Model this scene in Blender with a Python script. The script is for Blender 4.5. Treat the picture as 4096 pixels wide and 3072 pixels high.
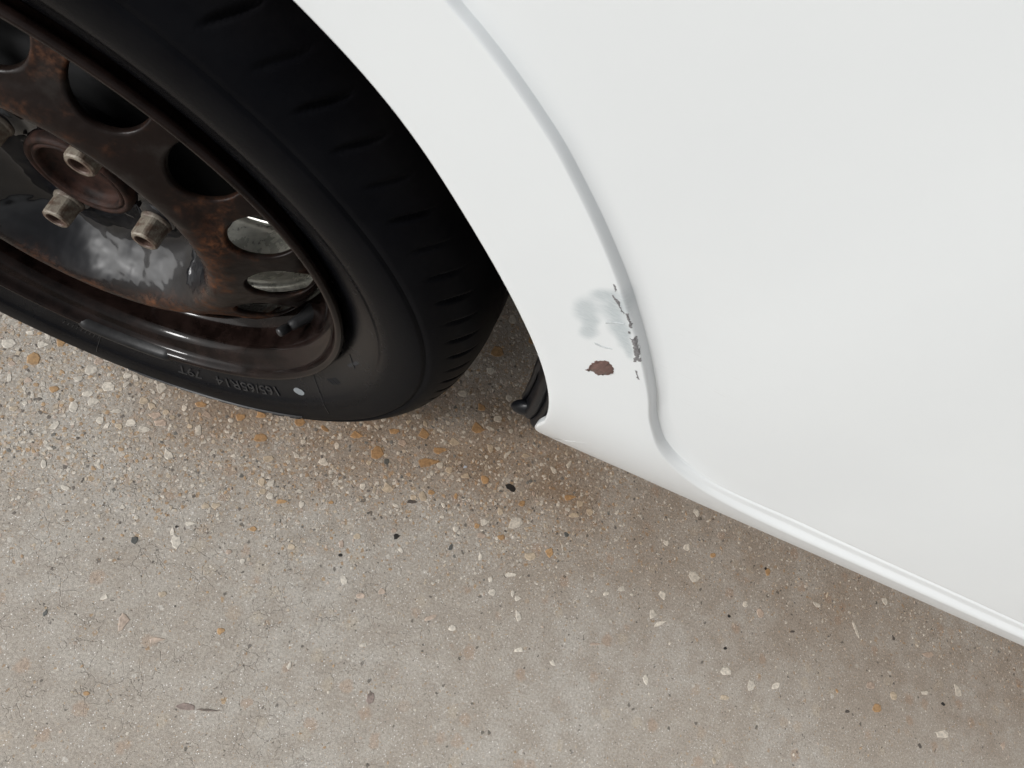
import bpy, bmesh, math, random
from mathutils import Vector, Matrix, noise
from mathutils.bvhtree import BVHTree

for o in list(bpy.data.objects):
    bpy.data.objects.remove(o, do_unlink=True)
S = bpy.context.scene
COL = S.collection
R = math.radians

# ------------------------------------------------------------------ camera
cam_d = bpy.data.cameras.new('camera')
cam = bpy.data.objects.new('camera', cam_d)
COL.objects.link(cam)
cam.matrix_world = Matrix(((0.8906385, -0.4051155, -0.2065054, 0.2093355), (0.3015377, 0.8661236, -0.3986288, -0.1739429), (0.3403499, 0.2927650, 0.8935606, 0.7369054), (0, 0, 0, 1)))
cam_d.sensor_width = 36.0
cam_d.lens = 24.3117
cam_d.clip_start = 0.01
cam_d.clip_end = 200
cam_d.dof.use_dof = True
cam_d.dof.focus_distance = 0.60
cam_d.dof.aperture_fstop = 32.0
S.camera = cam
S.render.resolution_x = 1024
S.render.resolution_y = 768

# ------------------------------------------------------------------ world and sun
SUN_EL, SUN_AZ = R(31), R(211)      # azimuth: direction the light comes from, x = cos, y = sin
w = bpy.data.worlds.new('World')
S.world = w
w.use_nodes = True
nt = w.node_tree
bg = nt.nodes['Background']
sky = nt.nodes.new('ShaderNodeTexSky')
sky.sky_type = 'NISHITA'
sky.sun_disc = False
sky.sun_elevation = SUN_EL
sky.sun_rotation = R(90) - SUN_AZ
sky.dust_density = 3.0
hs = nt.nodes.new('ShaderNodeHueSaturation')
hs.inputs['Saturation'].default_value = 0.07      # overcast: a nearly neutral sky
nt.links.new(sky.outputs[0], hs.inputs['Color'])
nt.links.new(hs.outputs[0], bg.inputs['Color'])
bg.inputs['Strength'].default_value = 0.095
sd = bpy.data.lights.new('sun', 'SUN')
sd.energy = 1.5
sd.angle = R(10)
sd.color = (1.0, 0.992, 0.982)
sun = bpy.data.objects.new('sun', sd)
COL.objects.link(sun)
ld = Vector((math.cos(SUN_AZ) * math.cos(SUN_EL), math.sin(SUN_AZ) * math.cos(SUN_EL), math.sin(SUN_EL)))
sun.rotation_euler = ld.to_track_quat('Z', 'Y').to_euler()
sun.location = ld * 5
S.render.engine = 'CYCLES'
S.view_settings.view_transform = 'Standard'
S.view_settings.look = 'None'
S.view_settings.exposure = 0.55
S.view_settings.gamma = 1.0
S.cycles.max_bounces = 8

STONES = [[-0.096,-0.0228,0.0069,0.0048,0.46,"w"],[-0.0707,-0.0121,0.0045,0.004,0.46,"w"],[-0.0584,-0.0033,0.0046,0.0049,0.46,"o"],[-0.07,-0.0278,0.0064,0.0067,0.45,"o"],[-0.0858,-0.006,0.0032,0.0024,0.47,"w"],[-0.027,-0.0294,0.0046,0.0032,0.44,"w"],[-0.0409,-0.0473,0.0045,0.0039,0.43,"o"],[-0.0008,-0.026,0.0068,0.0045,0.44,"w"],[-0.0053,-0.0447,0.0046,0.0044,0.43,"w"],[0.0415,-0.0072,0.005,0.0066,0.44,"w"],[0.0087,-0.009,0.0041,0.0033,0.44,"w"],[0.0122,-0.0172,0.0044,0.0022,1.24,"w"],[0.0338,-0.026,0.0042,0.0045,0.43,"t"],[-0.0176,-0.0564,0.0039,0.0059,0.43,"w"],[0.0341,-0.0505,0.0044,0.0047,0.42,"w"],[-0.0225,-0.078,0.0058,0.0033,1.05,"w"],[0.0167,-0.0607,0.0047,0.0021,1.23,"w"],[0.047,-0.0517,0.0055,0.004,0.41,"w"],[0.0828,-0.0324,0.0032,0.0024,0.42,"t"],[0.0918,-0.0329,0.0029,0.0065,0.41,"w"],[0.0175,-0.0449,0.0047,0.0029,0.42,"w"],[-0.0607,-0.0776,0.0043,0.0027,0.42,"t"],[0.0823,-0.0084,0.0059,0.0033,0.43,"o"],[0.0699,-0.0177,0.0026,0.0036,0.42,"w"],[0.05,-0.0347,0.0063,0.0035,0.42,"p"],[0.0568,-0.0281,0.0031,0.0032,0.42,"t"],[0.0645,-0.0308,0.0028,0.0029,0.42,"t"],[0.0574,-0.0401,0.0056,0.004,0.42,"p"],[0.1219,-0.0052,0.0053,0.0042,0.42,"o"],[0.1389,0.0052,0.0062,0.0034,0.42,"o"],[0.1151,-0.0119,0.003,0.0025,0.42,"w"],[0.1771,0.0138,0.0064,0.0043,0.42,"o"],[-0.0636,-0.0484,0.0038,0.0031,0.44,"p"],[-0.0836,-0.0397,0.0031,0.0031,0.45,"p"],[-0.0204,-0.0065,0.0041,0.0041,0.45,"p"],[-0.0783,-0.0527,0.0022,0.0039,0.44,"w"],[-0.0548,-0.0691,0.0025,0.0022,0.43,"w"],[0.149,-0.0171,0.0069,0.0057,0.41,"o"],[0.1646,-0.0335,0.0062,0.0035,0.4,"t"],[0.2162,-0.0156,0.0056,0.0042,-0.32,"w"],[0.1887,-0.0038,0.0034,0.0027,0.41,"w"],[0.2636,0.0153,0.0069,0.0078,0.4,"o"],[0.2358,0.0236,0.0063,0.0047,0.41,"o"],[0.2717,0.0444,0.0066,0.0034,0.41,"o"],[0.3034,0.0541,0.0073,0.0067,0.41,"o"],[0.3259,0.0438,0.0068,0.0048,0.4,"o"],[0.3191,0.0265,0.0111,0.006,0.4,"o"],[0.3387,0.0598,0.0059,0.0054,0.41,"t"],[0.3581,0.0855,0.0071,0.0076,0.41,"o"],[0.3807,0.0704,0.0033,0.0062,0.73,"t"],[0.402,0.0719,0.0072,0.0023,1.13,"w"],[0.4229,0.0786,0.0053,0.003,0.4,"t"],[0.2766,0.0097,0.0033,0.0037,0.4,"g"],[0.2881,-0.0162,0.0063,0.0054,0.38,"t"],[0.3343,-0.0026,0.0038,0.0033,0.38,"o"],[0.318,-0.015,0.0041,0.0036,0.38,"t"],[0.2634,-0.0243,0.0035,0.0036,0.38,"w"],[0.1819,-0.0674,0.004,0.0034,0.38,"w"],[0.206,-0.0532,0.0047,0.0021,0.38,"w"],[0.1734,-0.0662,0.0035,0.0031,0.38,"t"],[0.1942,-0.0689,0.0049,0.0026,0.38,"o"],[0.2401,-0.0517,0.0031,0.0017,0.38,"o"],[0.4183,0.0367,0.0064,0.0048,-0.04,"d"],[0.4893,0.0532,0.007,0.004,0.38,"o"],[0.4363,0.0249,0.0052,0.0034,0.38,"o"],[0.4018,-0.0107,0.0049,0.0046,0.37,"w"],[0.4366,0.0016,0.0102,0.006,0.69,"w"],[0.4031,-0.026,0.0049,0.0036,0.36,"p"],[0.3161,-0.0597,0.0032,0.0035,0.36,"d"],[0.2696,-0.0971,0.0025,0.0017,0.35,"d"],[0.3254,-0.0711,0.0043,0.0021,-0.32,"w"],[0.2784,-0.0739,0.0043,0.0031,0.36,"t"],[0.2661,-0.0867,0.0025,0.0047,0.36,"p"],[0.2215,-0.106,0.0036,0.0033,0.36,"t"],[0.1808,-0.1028,0.0039,0.0025,0.36,"o"],[0.3113,-0.055,0.0032,0.0026,0.36,"p"],[0.3751,-0.0499,0.0024,0.0043,-0.06,"g"],[0.3736,-0.0294,0.0038,0.0036,0.36,"w"],[0.4641,-0.0267,0.0081,0.0044,0.35,"t"],[0.4097,-0.0476,0.0023,0.0045,0.35,"w"],[0.4479,-0.0537,0.0075,0.0023,0.34,"w"],[0.4285,-0.0663,0.0023,0.0035,0.34,"w"],[0.4347,-0.078,0.0042,0.0038,0.33,"w"],[0.4642,-0.0743,0.0035,0.0032,0.33,"w"],[0.4569,-0.0712,0.0024,0.0035,0.33,"w"],[0.2822,-0.1181,0.0036,0.0051,0.87,"w"],[0.3227,-0.1161,0.0043,0.0033,0.33,"p"],[0.3041,-0.1269,0.0051,0.0029,0.33,"p"],[0.4851,-0.015,0.0052,0.0056,0.35,"o"],[0.4257,-0.0194,0.005,0.0033,0.36,"o"],[0.5185,0.0468,0.0049,0.0043,0.37,"t"],[0.5013,0.0359,0.0076,0.0029,0.37,"t"],[0.5819,-0.0229,0.0048,0.0037,0.34,"w"],[0.3795,-0.1238,0.007,0.0022,0.65,"p"],[0.4709,-0.0914,0.0035,0.0067,0.64,"w"],[0.4052,-0.1258,0.0046,0.003,0.32,"w"],[0.3243,-0.1691,0.0042,0.0025,0.31,"w"],[0.2647,-0.2081,0.0024,0.004,-0.02,"w"],[0.4827,-0.1235,0.0054,0.003,0.31,"w"],[0.5229,-0.124,0.0042,0.0025,-0.24,"w"],[0.5656,-0.0905,0.0063,0.0018,0.31,"p"],[0.3861,0.0336,0.0045,0.0061,0.72,"o"],[0.3032,-0.0296,0.0045,0.0023,-0.14,"w"],[0.2135,-0.064,0.003,0.0038,0.38,"w"],[0.3646,0.029,0.0055,0.0034,0.39,"t"],[0.3443,0.0278,0.0049,0.0038,0.39,"t"],[0.3602,0.0385,0.0022,0.0017,0.39,"b"],[0.355,-0.0229,0.0026,0.0022,0.37,"w"],[0.318,-0.0199,0.0055,0.0025,0.38,"d2"],[0.6705,0.0228,0.0089,0.0067,0.04,"w"],[0.6273,-0.0366,0.0043,0.0061,0.1,"w"],[0.6377,-0.0443,0.0082,0.0027,0.68,"w"],[0.7729,-0.0718,0.0049,0.0074,0.16,"w"],[0.8071,-0.0614,0.0074,0.0033,0.69,"w"],[0.7397,-0.0952,0.0062,0.0033,0.29,"t"],[1.0895,0.0176,0.0068,0.0079,0.41,"w"],[0.9842,-0.0204,0.0062,0.0054,0.29,"t"],[1.0668,-0.0427,0.0107,0.0054,0.27,"w"],[1.034,-0.0017,0.0064,0.003,0.29,"w"],[1.0371,0.0479,0.011,0.0039,0.31,"p"],[0.9598,-0.0425,0.0084,0.0053,0.28,"o"],[0.9143,0.0414,0.0028,0.012,0.67,"w"],[0.6527,0.0538,0.0059,0.0044,0.36,"w"],[0.6243,0.0484,0.0046,0.0034,0.36,"w"],[0.6898,0.057,0.0054,0.003,0.35,"o"],[0.77,0.0127,0.0056,0.0061,0.33,"p"],[0.6359,-0.1066,0.0034,0.0061,0.58,"w"],[0.9471,-0.019,0.0074,0.0054,0.29,"p"],[0.8513,0.0507,0.007,0.003,-0.11,"w"],[0.7672,0.0679,0.0025,0.002,0.35,"d"],[0.7272,-0.0054,0.0021,0.0021,0.32,"d"],[0.7297,-0.0425,0.0026,0.0018,0.31,"d"],[0.9761,0.0497,0.0032,0.0034,0.31,"d2"],[1.0653,-0.0065,0.0043,0.002,0.03,"d"],[1.0309,-0.0667,0.0039,0.0025,-0.3,"d2"],[0.9146,-0.0594,0.0039,0.0019,0.28,"d2"],[0.8198,0.0065,0.0038,0.0017,0.32,"d2"],[0.7709,0.0652,0.0045,0.0051,0.34,"o"],[0.1219,-0.138,0.0052,0.0065,0.36,"w"],[0.115,-0.131,0.002,0.0046,0.56,"w"],[0.0881,-0.1495,0.0035,0.0036,0.36,"g"],[0.1256,-0.1185,0.0044,0.0025,0.37,"w"],[0.1131,-0.2166,0.0039,0.0088,0.32,"p"],[0.1937,-0.1987,0.0031,0.0038,0.32,"o"],[0.1137,-0.2782,0.0029,0.0019,0.29,"o"],[0.0519,-0.2296,0.0018,0.0027,-0.03,"g"],[0.1323,-0.1847,0.004,0.0032,0.33,"t"],[0.1458,-0.2221,0.0059,0.0027,0.31,"p"],[0.065,-0.1256,0.002,0.0025,0.37,"w"],[0.0802,-0.1299,0.002,0.0025,0.37,"w"],[0.1311,-0.0984,0.0043,0.0035,0.38,"t"],[0.1392,-0.0952,0.0038,0.0035,0.38,"t"],[0.1693,-0.1306,0.003,0.0025,0.35,"p"],[0.116,-0.1254,0.0015,0.0014,0.37,"d"],[0.213,-0.2628,0.011,0.0011,0.22,"s"],[0.1948,-0.2654,0.0094,0.003,0.15,"m"],[0.3492,-0.2119,0.0049,0.0054,0.29,"m"],[0.3479,-0.2089,0.0027,0.0029,0.29,"s"],[0.7359,-0.0669,0.009,0.004,0.3,"w"],[0.366,0.2407,0.0062,0.0056,0.47,"t"],[0.3539,0.2345,0.0055,0.0062,0.47,"w"],[0.3858,0.2199,0.0056,0.0061,0.46,"o"],[0.3499,0.1855,0.0095,0.0071,0.46,"o"],[0.3497,0.1595,0.0058,0.0046,0.44,"w"],[0.3284,0.1181,0.0056,0.005,0.43,"w"],[0.3772,0.1067,0.0052,0.0045,0.42,"w"],[0.3821,0.1367,0.0047,0.0046,0.43,"w"],[0.3544,0.1117,0.0057,0.0045,0.43,"o"]]
E_ARCH = [(0.1422, 0.5505), (0.1645, 0.5391), (0.1936, 0.5177), (0.2229, 0.4853), (0.2431, 0.4655), (0.2613, 0.4428),
          (0.2787, 0.4221), (0.2986, 0.3949), (0.3153, 0.3682), (0.3288, 0.343), (0.3373, 0.321), (0.3405, 0.3074)]
E_LIP = [(0.3417, 0.2954), (0.3432, 0.2798), (0.3472, 0.2610), (0.3540, 0.2480), (0.3640, 0.2436)]
E_BOT = [(0.3902, 0.2417), (0.4173, 0.2395), (0.4603, 0.2364), (0.5059, 0.2335), (0.5524, 0.2325), (0.6427, 0.2352),
         (0.7097, 0.2373), (0.8829, 0.2397), (1.2, 0.242), (1.7, 0.244)]
CREASE = [(0.1903, 0.5822), (0.2013, 0.5765), (0.2134, 0.5695), (0.2262, 0.5609), (0.2409, 0.55), (0.254, 0.5384),
          (0.2697, 0.5235), (0.2868, 0.5059), (0.3034, 0.4875), (0.3229, 0.4638), (0.3423, 0.4391), (0.3643, 0.4092),
          (0.379, 0.3859), (0.3905, 0.3705), (0.4060, 0.3525), (0.4270, 0.3350), (0.4509, 0.3215), (0.4780, 0.3110),
          (0.5100, 0.3050), (0.5400, 0.3028), (0.584, 0.3015), (0.6438, 0.3014), (0.7164, 0.3013), (0.8002, 0.3007),
          (1.2, 0.300), (1.7, 0.300)]
SMEAR = [[[0.2955, 0.4803], [0.0043, 0.0034], [0.0019, -0.0041]], [[0.2951, 0.4629], [0.0039, 0.0042], [0.0041, -0.0081]],
         [[0.3044, 0.4753], [0.0046, 0.005], [0.005, -0.009]], [[0.3016, 0.4551], [0.0029, 0.0033], [0.0023, -0.0046]],
         [[0.3138, 0.4619], [0.0056, -0.0021], [0.0011, -0.0072]], [[0.3053, 0.4458], [0.0029, 0.0035], [0.0028, -0.0056]],
         [[0.3269, 0.4481], [0.0006, 0.0029], [0.006, -0.0069]], [[.3105, .4665], [.0060, -.0040], [.0045, -.0070]],
         [[.3200, .4560], [.0032, .0010], [.0042, -.0085]]]
MARKS = {
 'blot': [[0.3225, 0.4141], [0.3216, 0.4208], [0.3246, 0.4253], [0.3276, 0.4261], [0.3309, 0.4242], [0.3335, 0.4199], [0.3349, 0.4168], [0.3335, 0.4141], [0.3325, 0.4104], [0.3314, 0.4076], [0.3287, 0.4077], [0.3262, 0.4086], [0.3247, 0.4074], [0.3235, 0.4058], [0.3225, 0.407], [0.3234, 0.4089], [0.3245, 0.4096], [0.3238, 0.4118]],
 's1': [[0.31, 0.4754], [0.3112, 0.4757], [0.3143, 0.4718], [0.3175, 0.4685], [0.3192, 0.4657], [0.3182, 0.4655], [0.3153, 0.4695], [0.3126, 0.4722]],
 's2': [[0.3225, 0.4576], [0.3243, 0.4568], [0.3247, 0.4579], [0.3243, 0.4604], [0.3257, 0.4591], [0.3279, 0.456], [0.3313, 0.4521], [0.335, 0.4472], [0.3393, 0.4411], [0.3382, 0.4404], [0.3366, 0.4413], [0.3374, 0.438], [0.3365, 0.4376], [0.3347, 0.441], [0.3343, 0.4434], [0.3302, 0.4481], [0.328, 0.4522], [0.3252, 0.4553]],
 's3': [[0.319, 0.4624], [0.3198, 0.4628], [0.3209, 0.4611], [0.3205, 0.4605]],
 's4': [[0.3416, 0.4304], [0.3425, 0.4309], [0.3445, 0.4281], [0.3464, 0.4258], [0.3489, 0.4233], [0.3481, 0.4231], [0.3465, 0.4234], [0.3461, 0.4254], [0.3446, 0.4266], [0.3429, 0.4291]],
 's5': [[0.2985, 0.4835], [0.2995, 0.4836], [0.3013, 0.4824], [0.3027, 0.4819], [0.3041, 0.4803], [0.3063, 0.4773], [0.3087, 0.4756], [0.3102, 0.4751], [0.3098, 0.4741], [0.3081, 0.4749], [0.3059, 0.4769], [0.3039, 0.4789], [0.3016, 0.4807], [0.2999, 0.4819]],
 's6': [[0.2947, 0.4913], [0.296, 0.4911], [0.2974, 0.4893], [0.2982, 0.4867], [0.2975, 0.4874], [0.2962, 0.4895]],
 's7': [[0.3119, 0.438], [0.3137, 0.4388], [0.316, 0.4386], [0.3189, 0.4391], [0.3218, 0.4408], [0.3223, 0.44], [0.3191, 0.4378], [0.3157, 0.4369], [0.3133, 0.437]],
 's9': [[0.3069, 0.4606], [0.308, 0.4624], [0.3112, 0.4649], [0.3144, 0.4673], [0.315, 0.4666], [0.3121, 0.4641], [0.3092, 0.4611], [0.3078, 0.4595]]}

# ------------------------------------------------------------------ helpers
def lerp(a, b, t): return a + (b - a) * t
def sstep(a, b, x):
    t = min(1.0, max(0.0, (x - a) / (b - a)))
    return t * t * (3 - 2 * t)

def mesh_obj(name, verts, faces, mat=None, parent=None, smooth=True, label=None):
    me = bpy.data.meshes.new(name)
    me.from_pydata(verts, [], faces)
    me.update()
    if smooth:
        me.polygons.foreach_set('use_smooth', [True] * len(me.polygons))
    if mat: me.materials.append(mat)
    o = bpy.data.objects.new(name, me)
    COL.objects.link(o)
    if parent: o.parent = parent
    if label: o['label'] = label
    return o

def from_bm(name, bm, mat=None, parent=None, smooth=False, label=None):
    me = bpy.data.meshes.new(name)
    bm.to_mesh(me); bm.free()
    if smooth: me.polygons.foreach_set('use_smooth', [True] * len(me.polygons))
    if mat: me.materials.append(mat)
    o = bpy.data.objects.new(name, me)
    COL.objects.link(o)
    if parent: o.parent = parent
    if label: o['label'] = label
    return o

def resample(pts, n, closed=False):
    P = [Vector(p) for p in pts]
    if closed: P.append(P[0])
    L = [0]
    for a, b in zip(P, P[1:]): L.append(L[-1] + (b - a).length)
    out = []; j = 0
    for i in range(n):
        s = L[-1] * i / (n if closed else n - 1)
        while j < len(L) - 2 and L[j + 1] < s: j += 1
        t = (s - L[j]) / max(1e-9, L[j + 1] - L[j])
        out.append(P[j].lerp(P[j + 1], t))
    return out

def catmull(pts, sub=8):
    P = [Vector(p) for p in pts]
    P = [P[0] * 2 - P[1]] + P + [P[-1] * 2 - P[-2]]
    out = []
    for i in range(1, len(P) - 2):
        a, b, c, d = P[i - 1:i + 3]
        for k in range(sub):
            t = k / sub
            out.append(0.5 * ((2 * b) + (c - a) * t + (2 * a - 5 * b + 4 * c - d) * t * t + (3 * b - a - 3 * c + d) * t ** 3))
    out.append(P[-2])
    return out

WC = Vector((0, 0, 0.285))          # wheel centre, axle along Y
def revolve(prof, n, disp=None):
    """prof: (radius, y) list, swept round the axle"""
    V, F = [], []
    m = len(prof)
    for i in range(n):
        a = 2 * math.pi * i / n
        c, s = math.cos(a), math.sin(a)
        for j, (r, y) in enumerate(prof):
            if disp: r, y = disp(a, j, r, y)
            V.append((r * c, y, WC.z + r * s))
    for i in range(n):
        k = (i + 1) % n
        for j in range(m - 1):
            F.append((i * m + j, i * m + j + 1, k * m + j + 1, k * m + j))
    return V, F

def interp(prof, x):
    """piecewise smooth: prof sorted list of (x, value)"""
    if x <= prof[0][0]: return prof[0][1]
    for (a, u), (b, v) in zip(prof, prof[1:]):
        if x <= b:
            t = (x - a) / (b - a)
            return lerp(u, v, t)
    return prof[-1][1]

# ------------------------------------------------------------------ node helpers
class NT:
    def __init__(s, name):
        s.m = bpy.data.materials.new(name); s.m.use_nodes = True
        s.t = s.m.node_tree; s.b = s.t.nodes['Principled BSDF']
    def n(s, typ, **kw):
        nd = s.t.nodes.new('ShaderNode' + typ)
        for k, v in kw.items(): setattr(nd, k, v)
        return nd
    def l(s, a, b): s.t.links.new(a, b)
    def setv(s, sock, v):
        if hasattr(v, 'links'): s.l(v, sock)
        else: sock.default_value = v
    def math(s, op, a, b=None, c=None, clamp=False):
        nd = s.n('Math', operation=op, use_clamp=clamp)
        s.setv(nd.inputs[0], a)
        if b is not None: s.setv(nd.inputs[1], b)
        if c is not None: s.setv(nd.inputs[2], c)
        return nd.outputs[0]
    def ramp(s, x, a, b, lo=0.0, hi=1.0):
        nd = s.n('MapRange', interpolation_type='SMOOTHSTEP')
        s.setv(nd.inputs[0], x)
        nd.inputs[1].default_value = a; nd.inputs[2].default_value = b
        nd.inputs[3].default_value = lo; nd.inputs[4].default_value = hi
        return nd.outputs[0]
    def noise(s, vec, scale, detail=4, rough=0.55, dist=0.0):
        nd = s.n('TexNoise'); s.l(vec, nd.inputs['Vector'])
        nd.inputs['Scale'].default_value = scale; nd.inputs['Detail'].default_value = detail
        nd.inputs['Roughness'].default_value = rough; nd.inputs['Distortion'].default_value = dist
        return nd.outputs['Fac']
    def mix(s, fac, a, b, mode='MIX'):
        nd = s.n('Mix', data_type='RGBA', blend_type=mode)
        s.setv(nd.inputs[0], fac)
        for sock, v in ((nd.inputs[6], a), (nd.inputs[7], b)):
            if isinstance(v, tuple) and len(v) == 3: v = v + (1,)
            s.setv(sock, v)
        return nd.outputs[2]
    def bump(s, h, strength=0.3, dist=0.001, normal=None):
        nd = s.n('Bump'); nd.inputs['Strength'].default_value = strength; nd.inputs['Distance'].default_value = dist
        s.l(h, nd.inputs['Height'])
        if normal: s.l(normal, nd.inputs['Normal'])
        return nd.outputs[0]
    def pos(s): return s.n('TexCoord').outputs['Object']

# ------------------------------------------------------------------ materials
def mat_ground():
    k = NT('concrete_exposed_aggregate'); P = k.n('NewGeometry').outputs['Position']
    expo = k.n('Attribute', attribute_name='expo').outputs['Fac']
    stain_falloff = k.n('Attribute', attribute_name='stain_falloff').outputs['Fac']
    big = k.noise(P, 5, 3); med = k.noise(P, 38, 4); fine = k.noise(P, 420, 3, .7); sand = k.noise(P, 1300, 2, .7)
    col = k.mix(k.ramp(big, .35, .65), (.405, .362, .310), (.445, .412, .366))
    col = k.mix(k.ramp(med, .35, .68, 0, .75), col, (.350, .306, .256))
    # blurred pinkish patches: stones just under the cement skin
    v0 = k.n('TexVoronoi'); v0.inputs['Scale'].default_value = 48; v0.inputs['Randomness'].default_value = 1
    wob = k.n('VectorMath', operation='ADD'); nz = k.n('TexNoise'); nz.inputs['Scale'].default_value = 160; k.l(P, nz.inputs['Vector'])
    sc = k.n('VectorMath', operation='SCALE'); k.l(nz.outputs['Color'], sc.inputs[0]); sc.inputs['Scale'].default_value = .008
    k.l(P, wob.inputs[0]); k.l(sc.outputs[0], wob.inputs[1]); PW = wob.outputs[0]
    k.l(PW, v0.inputs['Vector'])
    sp = k.n('SeparateColor'); k.l(v0.outputs['Color'], sp.inputs[0])
    m0 = k.math('MULTIPLY', k.ramp(v0.outputs['Distance'], .22, .40, 1, 0), k.ramp(sp.outputs[0], .62, .66))
    c0 = k.mix(k.ramp(sp.outputs[1], .4, .6), (.40, .29, .21), (.46, .40, .32))
    col = k.mix(k.math('MULTIPLY', m0, .55), col, c0)
    # grains at three sizes; how many show follows where the cement skin has worn away
    for scale, lo, hi, rad, dark in ((150, .97, .06, .36, .06), (330, .94, .12, .42, .10), (760, .86, .36, .42, .15)):
        v = k.n('TexVoronoi'); v.inputs['Scale'].default_value = scale; k.l(PW, v.inputs['Vector'])
        s2 = k.n('SeparateColor'); k.l(v.outputs['Color'], s2.inputs[0])
        thr = k.math('MULTIPLY_ADD', expo, hi - lo, lo)
        on = k.math('GREATER_THAN', s2.outputs[0], thr)
        rr = k.math('MULTIPLY_ADD', s2.outputs[2], .25, rad - .16)
        edge = k.math('SUBTRACT', rr, v.outputs['Distance'])
        msk = k.math('MULTIPLY', on, k.ramp(edge, 0, .07))
        cr = k.n('ValToRGB'); cr.color_ramp.interpolation = 'LINEAR'
        el = cr.color_ramp.elements
        el[0].position = 0; el[0].color = (.50, .46, .40, 1)
        el[1].position = 1; el[1].color = (.34, .22, .12, 1)
        for p_, c_ in ((.35, (.58, .55, .50, 1)), (.55, (.43, .35, .27, 1)), (.75, (.36, .27, .19, 1)), (.88, (.44, .31, .18, 1))):
            e = el.new(p_); e.color = c_
        k.l(s2.outputs[1], cr.inputs[0])
        col = k.mix(k.math('MULTIPLY', msk, .8), col, cr.outputs[0])
        on2 = k.math('LESS_THAN', s2.outputs[0], k.math('MULTIPLY_ADD', expo, dark * .75, dark * .25))
        m2 = k.math('MULTIPLY', on2, k.ramp(edge, .02, .10))
        col = k.mix(k.math('MULTIPLY', m2, .72), col, (.075, .065, .055))
    # glints of glassy grains, painted in as white flecks
    v = k.n('TexVoronoi'); v.inputs['Scale'].default_value = 520; k.l(P, v.inputs['Vector'])
    s3 = k.n('SeparateColor'); k.l(v.outputs['Color'], s3.inputs[0])
    fl = k.math('MULTIPLY', k.math('GREATER_THAN', s3.outputs[0], .86), k.ramp(v.outputs['Distance'], .16, .30, 1, 0))
    col = k.mix(fl, col, (.88, .87, .85))
    # craze cracks of the cement skin
    vc = k.n('TexVoronoi', feature='DISTANCE_TO_EDGE'); vc.inputs['Scale'].default_value = 62
    w2 = k.n('VectorMath', operation='ADD'); nz2 = k.n('TexNoise'); nz2.inputs['Scale'].default_value = 75; nz2.inputs['Detail'].default_value = 5; k.l(P, nz2.inputs['Vector'])
    sc2 = k.n('VectorMath', operation='SCALE'); k.l(nz2.outputs['Color'], sc2.inputs[0]); sc2.inputs['Scale'].default_value = .02
    k.l(P, w2.inputs[0]); k.l(sc2.outputs[0], w2.inputs[1]); k.l(w2.outputs[0], vc.inputs['Vector'])
    crk = k.ramp(vc.outputs['Distance'], .006, .028, 1, 0)
    craz = k.n('Attribute', attribute_name='craze').outputs['Fac']
    crk = k.math('MULTIPLY', k.math('MULTIPLY', crk, k.ramp(k.noise(P, 24, 3), .42, .60)), craz)
    col = k.mix(k.math('MULTIPLY', crk, .26), col, (.10, .085, .07))
    sandm = k.math('MULTIPLY', k.ramp(sand, .3, .7, .76, 1.20), k.ramp(k.noise(P, 380, 3, .7), .3, .7, .80, 1.17))
    cc = k.n('CombineColor'); [k.l(sandm, cc.inputs[i]) for i in range(3)]
    col = k.mix(1.0, col, cc.outputs[0], 'MULTIPLY')
    pit = k.ramp(fine, .66, .74)
    col = k.mix(k.math('MULTIPLY', pit, .5), col, (.13, .115, .10))
    # brown dirt rubbed in near the tyre and sill, plus painted light falloff
    sm = k.math('MULTIPLY', stain_falloff, k.ramp(k.noise(P, 14, 5, .65), .22, .62, .25, 1), clamp=True)
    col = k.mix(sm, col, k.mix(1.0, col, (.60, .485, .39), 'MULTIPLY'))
    k.l(col, k.b.inputs['Base Color'])
    rg = k.mix(fl, (.62, .62, .62), (.12, .12, .12)); k.l(rg, k.b.inputs['Roughness'])
    h = k.math('MULTIPLY_ADD', sand, .5, fine)
    h = k.math('SUBTRACT', h, k.math('MULTIPLY', crk, 1.2))
    k.l(k.bump(h, .55, .0006), k.b.inputs['Normal'])
    return k.m

def stone_nodes(name, use_attr):
    k = NT(name); P = k.n('NewGeometry').outputs['Position']
    col = k.n('Attribute', attribute_name='scol').outputs['Color'] if use_attr else k.n('ObjectInfo').outputs['Color']
    rim = k.n('Attribute', attribute_name='rim').outputs['Fac']
    n1 = k.noise(P, 260, 4, .65); n2 = k.noise(P, 900, 3, .6)
    vr = k.ramp(n1, .3, .7, .72, 1.18)
    cc = k.n('CombineColor'); [k.l(vr, cc.inputs[i]) for i in range(3)]
    c = k.mix(1.0, col, cc.outputs[0], 'MULTIPLY')
    film = k.math('ADD', k.math('MULTIPLY', rim, .50), k.math('MULTIPLY_ADD', k.noise(P, 150, 3), 1.3, -.68), clamp=True)
    c = k.mix(k.ramp(film, .25, .75, 0, .8), c, (.34, .305, .26))
    c = k.mix(k.ramp(n2, .64, .72, 0, .6), c, (.09, .07, .05))
    k.l(c, k.b.inputs['Base Color'])
    k.b.inputs['Roughness'].default_value = .5
    k.l(k.bump(n2, .35, .0004), k.b.inputs['Normal'])
    return k.m

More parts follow.
